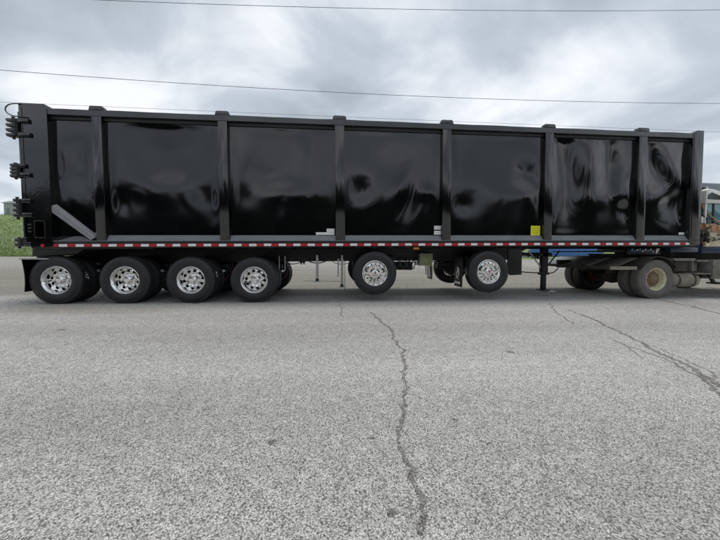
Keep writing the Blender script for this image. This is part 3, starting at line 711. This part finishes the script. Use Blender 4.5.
# landing gear (retracted clear of the road)
for yy in (.55,):
    lg = MB().box(11.53, 11.70, yy, yy+.12, .60, 1.33).obj('landing_leg', 'chassis_black', trailer, bevel=.006)
    MB().box(11.555, 11.675, yy+.02, yy+.10, .20, .60).obj('inner_leg', 'chassis_black', lg, bevel=.006)
    MB().prism_xz([(11.50,.165),(11.74,.165),(11.70,.20),(11.54,.20)], yy-.07, yy+.19).obj('foot', 'dark_steel', lg, bevel=.004)
    MB().box(11.66, 11.90, yy-.04, yy+.10, .135, .160).obj('foot_plate', 'galvanised', lg)
    for X in (11.16, 12.06):
        MB().cyl((X,yy+.06,1.25),(11.615,yy+.06,.70), .018, n=8).obj('leg_brace', 'galvanised' if X < 11.5 else 'chassis_black', lg)
    MB().box(11.48, 11.75, yy+.005, yy+.115, .60, .66).obj('gearbox', 'chassis_black', lg, bevel=.006)
MB().tube(smooth_pts([(10.70,.50,.70),(11.1,.50,.665),(11.4,.50,.655),(11.60,.52,.655),(11.80,.50,.66),(11.95,.50,.78)], 4), .014, 8).obj('landing_crank', 'dark_steel', trailer)
MB().box(11.45, 11.80, .55, W-.55, 1.10, 1.20).obj('leg_crossbar', 'chassis_black', trailer)
# skirt plate with blue and white lettering below the nose
sk = MB().box(13.75, 14.75, .30, .33, 1.17, 1.335).obj('skirt_plate', 'chassis_black', trailer, bevel=.003)
x_ = 13.86
for i, (w_, m_, z0, z1) in enumerate(((.07,'blue_print',1.25,1.32),(.05,'blue_print',1.23,1.28),(.06,'white_print',1.27,1.31),(.05,'blue_print',1.25,1.33),(.07,'white_print',1.24,1.28),(.05,'white_print',1.26,1.32),(.06,'blue_print',1.24,1.30),(.05,'white_print',1.27,1.33),(.05,'white_print',1.22,1.27))):
    MB().prism_xz([(x_,z0),(x_+w_*.7,z0),(x_+w_,z1),(x_+w_*.35,z1)], .296, .2995).obj('lettering', m_, sk, smooth=0); x_ += w_+.022
MB().prism_xz([(14.60,1.20),(14.64,1.20),(14.72,1.33),(14.62,1.33)], .296, .2995).obj('lettering', 'white_print', sk, smooth=0)

# ================================================================== TRACTOR
tractor = empty('truck_tractor', (0,0,0))
tag(tractor, 'dusty single axle tractor with cream cab coupled under the trailer nose', 'truck')
dusty_tyre = tyre_me.copy(); dusty_tyre.materials.clear(); dusty_tyre.materials.append(M['dusty_rubber'])
TX = 14.40; TR = .513
wheel(tractor, TX, .07, TR, 'C', 1, .2, dusty_tyre)
wheel(tractor, TX, .413, TR, 'I', 1, 0, dusty_tyre)
wheel(tractor, TX, W-.07, TR, 'C', -1, .5, dusty_tyre)
wi = wheel(tractor, TX, W-.413, TR, 'I', -1)
MB().lathe([(.0,.24),(.10,.24),(.12,.25),(.20,.26),(.215,.28),(.215,.40),(.0,.40)], 32).obj('brake_drum', 'red_drum', wi)
MB().cyl((TX,.5,TR),(TX,W-.5,TR), .08, n=16).obj('axle', 'dusty_dark', tractor)
MB().lathe([(.0,-.25),(.10,-.24),(.2,-.12),(.22,0),(.2,.12),(.10,.24),(0,.25)], 24, (TX, W/2, TR)).obj('differential', 'dusty_dark', tractor)
for yy in (.83, W-.93):
    MB().box(12.95, 19.2, yy, yy+.10, .74, .98).obj('frame_rail', 'dusty_dark', tractor, bevel=.006)
    MB().prism_xz([(TX-.65,.62),(TX,.60),(TX+.65,.62),(TX+.65,.70),(TX,.74),(TX-.65,.70)], yy-.03, yy+.05).obj('leaf_spring', 'dusty_dark', tractor)
# full-width ramped fender deck
F0, F1 = .03, 2.52
MB().prism_xz([(12.98,.775),(13.00,.845),(13.72,1.085),(13.74,1.07),(13.03,.775)], F0+.62, F1).obj('ramp_plate', 'fender_plate', tractor, bevel=.003)
MB().prism_xz([(12.98,.775),(13.00,.845),(13.72,1.085),(13.74,1.07),(13.03,.775)], F0, F0+.615).obj('shaded_ramp', 'dusty_dark', tractor, bevel=.003)  # near part of the same ramp: dusty, with the trailer's shade in its colour
MB().box(12.972, 13.74, F0-.008, F0-.001, .768, .855).obj('fender_lip', 'rust_tank', tractor, bevel=.002)
MB().box(12.955, 12.975, F0, F1, .768, .852).obj('rear_edge', 'dusty_dark', tractor, bevel=.003)
for y0, y1 in ((F0, .66), (W-.66, F1)):
    pr = []; 
    for i in range(13):
        a = R(150-i*10); pr.append((TX+.60*math.cos(a), TR+.605*math.sin(a)))
    pr2 = [(TX+(px-TX)*.975, TR+(pz-TR)*.975) for px, pz in reversed(pr)]
    MB().prism_xz(pr+pr2, y0, y1).obj('fender', 'dusty_dark', tractor, smooth=40)
MB().box(14.92, 15.55, .10, .66, 1.00, 1.075).obj('front_fender', 'dusty_grey', tractor, bevel=.01)
MB().lathe([(.0,0),(.50,0),(.52,.02),(.52,.04),(.0,.05)], 40).obj('fifth_wheel', 'dusty_dark', tractor).matrix_local = Matrix.Translation((TX-.1, W/2, 1.14)) @ Matrix.Rotation(R(90), 4, 'X')
MB().box(TX-.4, TX+.3, W/2-.4, W/2+.4, .98, 1.14).obj('fifth_wheel_base', 'dusty_dark', tractor)
tk_ = MB(); prof = [(.0,-.43),(.12,-.425),(.185,-.405),(.20,-.38),(.20,.38),(.185,.405),(.12,.425),(.0,.43)]
to = tk_.lathe(prof, 36).obj('fuel_tank', 'rust_tank', tractor); to.matrix_local = Matrix.Translation((15.37, .32, .485)) @ Matrix.Rotation(R(90), 4, 'Z')
for dx in (-.25, .22):
    s_ = MB().lathe([(.202,-.025),(.206,-.02),(.206,.02),(.202,.025)], 36).obj('tank_strap', 'dusty_dark', to); s_.location = (0, dx, 0)
MB().box(15.0, 15.70, .30, .80, .70, .95).obj('tank_bracket', 'dusty_dark', tractor, bevel=.01)
MB().box(15.02, 15.42, .16, .70, .72, .99).obj('tool_box', 'dusty_dark', tractor, bevel=.012)
MB().box(15.48, 15.52, .12, .5, .74, 1.0).obj('box_bracket', 'dusty_grey', tractor)
MB().box(15.62, 15.98, .12, .60, .985, 1.03).obj('catwalk_step', 'dusty_grey', tractor, bevel=.004)
MB().box(15.72, 15.90, .30, .62, .70, .97).obj('air_dryer', 'dusty_grey', tractor, bevel=.02)
MB().box(15.60, 16.05, .10, .45, .645, .68).obj('lower_step', 'dusty_grey', tractor, bevel=.004)
MB().cyl((15.86,.34,.50),(16.08,.34,.56), .05, n=14).obj('exhaust_pipe', 'dusty_dark', tractor)
MB().box(16.10, 16.75, .10, .62, .52, 1.04).obj('battery_box', 'dusty_grey', tractor, bevel=.02)
MB().prism_xz([(15.98,.70),(16.06,.70),(16.30,.40),(16.22,.40)], .14, .20).obj('step_strut', 'dark_steel', tractor)
MB().box(16.2, 17.2, .06, .3, .38, .42).obj('step', 'dark_steel', tractor)
# navy deck under and ahead of the trailer nose
MB().box(14.95, 15.78, .22, W-.22, 1.235, 1.375).obj('deck', 'navy_paint', tractor, bevel=.006)
MB().prism_xz([(15.78,1.235),(15.86,1.235),(15.98,1.50),(15.90,1.50)], .26, .34).obj('deck_stay', 'navy_paint', tractor)
MB().box(15.90, 18.6, .22, W-.22, 1.215, 1.385).obj('cab_sill', 'navy_paint', tractor, bevel=.01)
MB().box(14.95, 18.6, .85, 1.75, .985, 1.233).obj('subframe', 'dusty_dark', tractor)
# cab
C0, C1 = .24, W-.24
MB().prism_xz([(16.15,1.39),(18.35,1.39),(18.35,2.03),(16.15,2.03)], C0, C1).obj('cab_body', 'cab_cream', tractor, bevel=.03)
gl = MB().prism_xz([(16.02,2.035),(18.30,2.035),(18.05,2.565),(16.02,2.565)], C0+.03, C1-.03).obj('cab_window', 'teal_glass', tractor, bevel=.01)
for X in (16.25, 17.3):
    MB().box(X-.022, X+.022, C0+.008, C0+.03, 2.03, 2.57).obj('window_pillar', 'dark_steel', gl, bevel=.004)
MB().box(15.99, 16.035, C0+.01, C0+.05, 2.03, 2.57).obj('window_pillar', 'cab_white', gl, bevel=.004)
rf = MB().prism_xz([(15.93,2.57),(18.2,2.57),(18.25,2.62),(17.6,2.72),(16.75,2.80),(16.2,2.95),(16.02,2.97),(15.94,2.92)], C0-.03, C1+.03).obj('cab_roof', 'cab_white', tractor, bevel=.035)
MB().prism_xz([(15.97,2.675),(16.46,2.665),(16.49,2.70),(16.42,2.755),(16.10,2.86),(15.99,2.80)], C0-.036, C0-.031).obj('roof_window', 'smoke_glass', rf, smooth=0)
MB().box(16.16, 17.2, C0+.25, C1-.25, 2.80, 3.20).obj('roof_fairing', 'roof_grey', rf, bevel=.05)
MB().box(15.98, 16.10, C0+.1, C0+.24, 2.96, 3.03).obj('clearance_light', 'dark_steel', rf, bevel=.01)
MB().box(16.14, 16.17, C0+.1, C0+.24, 2.96, 3.05).obj('clearance_light', 'cab_white', rf, bevel=.004)
MB().prism_xz([(18.35,1.39),(19.4,1.39),(19.4,1.85),(18.35,2.03)], C0+.1, C1-.1).obj('hood', 'cab_cream', tractor, bevel=.05)
MB().box(19.35, 19.6, .1, W-.1, .5, .85).obj('bumper', 'dusty_grey', tractor, bevel=.03)
for side_, yf in ((1,.05),(-1,W-.05)):
    wheel(tractor, 18.4, yf, TR, 'C', side_, .3, dusty_tyre)
MB().cyl((18.4,.3,TR),(18.4,W-.3,TR), .06).obj('axle', 'dusty_dark', tractor)
# gear behind the cab: hoses, valves, brackets
ho_ = MB().box(15.90, 16.12, .30, .42, 1.86, 2.02).obj('hose_bracket', 'orange_rust', tractor, bevel=.015)
MB().box(15.93, 16.03, .28, .30, 2.03, 2.22).obj('light_housing', 'cab_white', tractor, bevel=.012)
MB().box(15.92, 16.10, .32, .50, 1.60, 1.80).obj('valve_block', 'galvanised', tractor, bevel=.02)
MB().cyl((16.0,.30,1.70),(16.0,.34,1.70), .05).obj('pressure_gauge', 'dark_steel', tractor)
MB().cyl((16.12,.30,1.40),(16.12,.30,1.74), .07, n=16).obj('exhaust_stack', 'dark_steel', tractor)
MB().box(16.13, 16.6, .19, .239, 1.80, 1.99).obj('cab_step_panel', 'orange_rust', tractor, bevel=.02)
for k, (m_, pts) in enumerate((('rubber_hose',[(15.56,.6,2.35),(15.75,.45,2.40),(15.95,.30,2.28),(16.06,.24,2.05),(16.08,.24,1.85),(16.02,.28,1.60),(15.95,.32,1.44)]),
                 ('rubber_hose',[(15.56,.7,2.30),(15.80,.45,2.30),(16.05,.25,2.18),(16.3,.20,2.02),(16.6,.20,1.90)]),
                 ('orange_rust',[(15.56,.8,2.45),(15.70,.5,2.65),(15.92,.32,2.62),(16.0,.28,2.40),(16.3,.21,2.10),(16.6,.20,2.02)]),
                 ('rubber_hose',[(15.9,.30,1.85),(15.98,.26,1.68),(15.92,.26,1.55),(15.88,.28,1.45)]))):
    MB().tube(smooth_pts(pts, 5), .016, 8).obj('air_hose', m_, tractor)

rnd = random.Random(31)
for i in range(16):
    X = rnd.uniform(15.92, 16.55); z = rnd.uniform(1.43, 1.98); a = rnd.uniform(.02,.05); m_ = rnd.choice(['galvanised','rust_tank','dark_steel','cab_cream','dusty_grey','orange_rust'])
    if i % 3: MB().box(X-a, X+a*1.6, .17-.001*i, .23, z-a, z+a*rnd.uniform(.6,1.8)).obj('fitting', m_, tractor, bevel=.006)
    else: MB().cyl((X,.16,z),(X,.24,z), a, a*.7, 12).obj('fitting', m_, tractor)

# ================================================================== BACKGROUND THINGS
# overhead wires on poles outside the picture
WY = 6.0
def quad(pts):
    (x0,y0),(x1,y1),(x2,y2) = pts
    return lambda x: y0*(x-x1)*(x-x2)/((x0-x1)*(x0-x2))+y1*(x-x0)*(x-x2)/((x1-x0)*(x1-x2))+y2*(x-x0)*(x-x1)/((x2-x0)*(x2-x1))
PX0, PX1 = -32, 46; tops = []
for (pix, lb, r_) in (([(100,0),(345,8),(720,9.8)], 'topmost dark overhead wire of the three', .009), ([(0,70),(350,93),(720,103.5)], 'middle dark overhead wire crossing above the trailer', .009),
                  ([(0,102),(230,112),(720,132)], 'lowest dark overhead wire just behind the trailer top', .005)):
    P = [at_y(a, b, WY) for a, b in pix]; qf = quad([(p.x, p.z) for p in P])
    pts = [(PX0+(PX1-PX0)*i/60, WY, qf(PX0+(PX1-PX0)*i/60)) for i in range(61)]
    tops.append((pts[0][2], pts[-1][2]))
    o = MB().tube(pts, r_, 6).obj('overhead_wire', 'wire'); tag(o, lb, 'wire', 'overhead wires')
for k, X in enumerate((PX0, PX1)):
    h = max(t[k] for t in tops)+.8
    o = empty('utility_pole', (X, WY+.25, 0)); tag(o, 'tall wooden utility pole carrying the overhead wires '+('past the tailgate' if k == 0 else 'past the tractor'), 'utility pole', 'utility poles')
    MB().cyl((0,0,-.5),(0,0,h), .17, .12, 14).obj('pole', 'wood_pole', o)
    for t in tops: MB().cyl((0,-.10,t[k]),(0,-.26,t[k]), .04, n=10).obj('insulator', 'galvanised', o)

# blue box trailer and white pickup parked far across the yard
bt = empty('blue_box_trailer', (0,0,0)); tag(bt, 'blue box trailer parked far across the yard', 'trailer')
a = at_y(537, 250, 56); b = at_y(604, 250, 56)
MB().box(a.x, b.x, 56, 58.5, .80, 3.9).obj('box', 'blue_paint', bt, bevel=.02)
for i in range(9):
    X = a.x+(b.x-a.x)*(i+.5)/9; MB().box(X-.05, X+.05, 55.96, 55.999, 1.2, 3.85).obj('rib', 'blue_paint', bt)
MB().box(a.x-.1, b.x, 56.05, 58.45, .62, .798).obj('bed', 'chassis_black', bt)
for X in (a.x+1.0, a.x+2.2, b.x-2.0):
    for yy, s_ in ((56.05,1),(58.45,-1)): wheel(bt, X, yy, TR, 'A', s_)
    MB().cyl((X,56.3,TR),(X,58.2,TR), .07).obj('axle', 'dark_steel', bt)
MB().box(b.x-2.6, b.x-1.4, 56.4, 58.1, .55, .619).obj('dolly_frame', 'chassis_black', bt)
pk = empty('pickup_truck', (0,0,0)); tag(pk, 'white pickup truck parked far off beside the blue box trailer', 'truck')
a = at_y(512, 250, 60).x; Y0 = 60
MB().prism_xz([(a,.55),(a+5.3,.55),(a+5.3,.95),(a+5.1,1.15),(a+3.9,1.22),(a+0,1.22)], Y0, Y0+1.9).obj('body', 'car_white', pk, bevel=.05)
cabn = MB().prism_xz([(a+1.7,1.215),(a+4.1,1.215),(a+3.3,1.85),(a+1.95,1.85)], Y0+.1, Y0+1.8).obj('cabin', 'car_white', pk, bevel=.05)
MB().prism_xz([(a+1.9,1.30),(a+3.75,1.30),(a+3.2,1.75),(a+2.05,1.75)], Y0+.085, Y0+.099).obj('side_window', 'smoke_glass', cabn, smooth=0)
MB().box(a-.012, a-.001, Y0+.05, Y0+.25, .85, 1.15).obj('tail_light', 'red_lens', pk)
MB().box(a+.02, a+.3, Y0-.012, Y0-.001, 1.0, 1.15).obj('tail_light', 'red_lens', pk)
for X in (a+1.0, a+4.3):
    for yy, s_ in ((Y0-.02,1),(Y0+1.92,-1)): wheel(pk, X, yy, .38, 'A', s_, scale=.74)

# shed and fence on the grassy slope behind the hinges
sh = empty('shed', (0,0,0)); tag(sh, 'grey shed with a shallow gable roof on the far grassy slope', 'shed')
Y0 = 112; a = at_y(4, 214, Y0); b = at_y(24, 214, Y0); zt = at_y(8, 203, Y0).z; zb = bank_z(Y0)-1.0
MB().box(a.x, b.x, Y0, Y0+5, zb, zt).obj('wall', 'shed_wall', sh)
MB().prism_yz([(Y0-.4,zt),(Y0+2.5,zt+1.2),(Y0+5.4,zt)], a.x-.8, b.x+.5).obj('roof', 'shed_roof', sh)
MB().box(a.x+.8, a.x+2.0, Y0-.03, Y0-.001, zb, zt-1.8).obj('door', 'shed_roof', sh)
fe = empty('wire_fence', (0,0,0)); tag(fe, 'pale post and wire fence along the grassy slope', 'fence')
for i in range(8):
    Y = 60; X = at_y(-34+i*9.3*1.0, 240, Y).x; z = bank_z(Y)
    MB().cyl((X,Y,z-.3),(X,Y,z+3.0+random.uniform(-.1,.1)), .075, n=8).obj('fence_post', 'galvanised', fe)
xa, xb = at_y(-34, 240, 60).x, at_y(-34+7*9.3, 240, 60).x
for k in range(5):
    z = bank_z(60)+.5+k*.58; MB().cyl((xa,60.09,z),(xb,60.09,z), .015, n=5).obj('fence_wire', 'galvanised', fe)
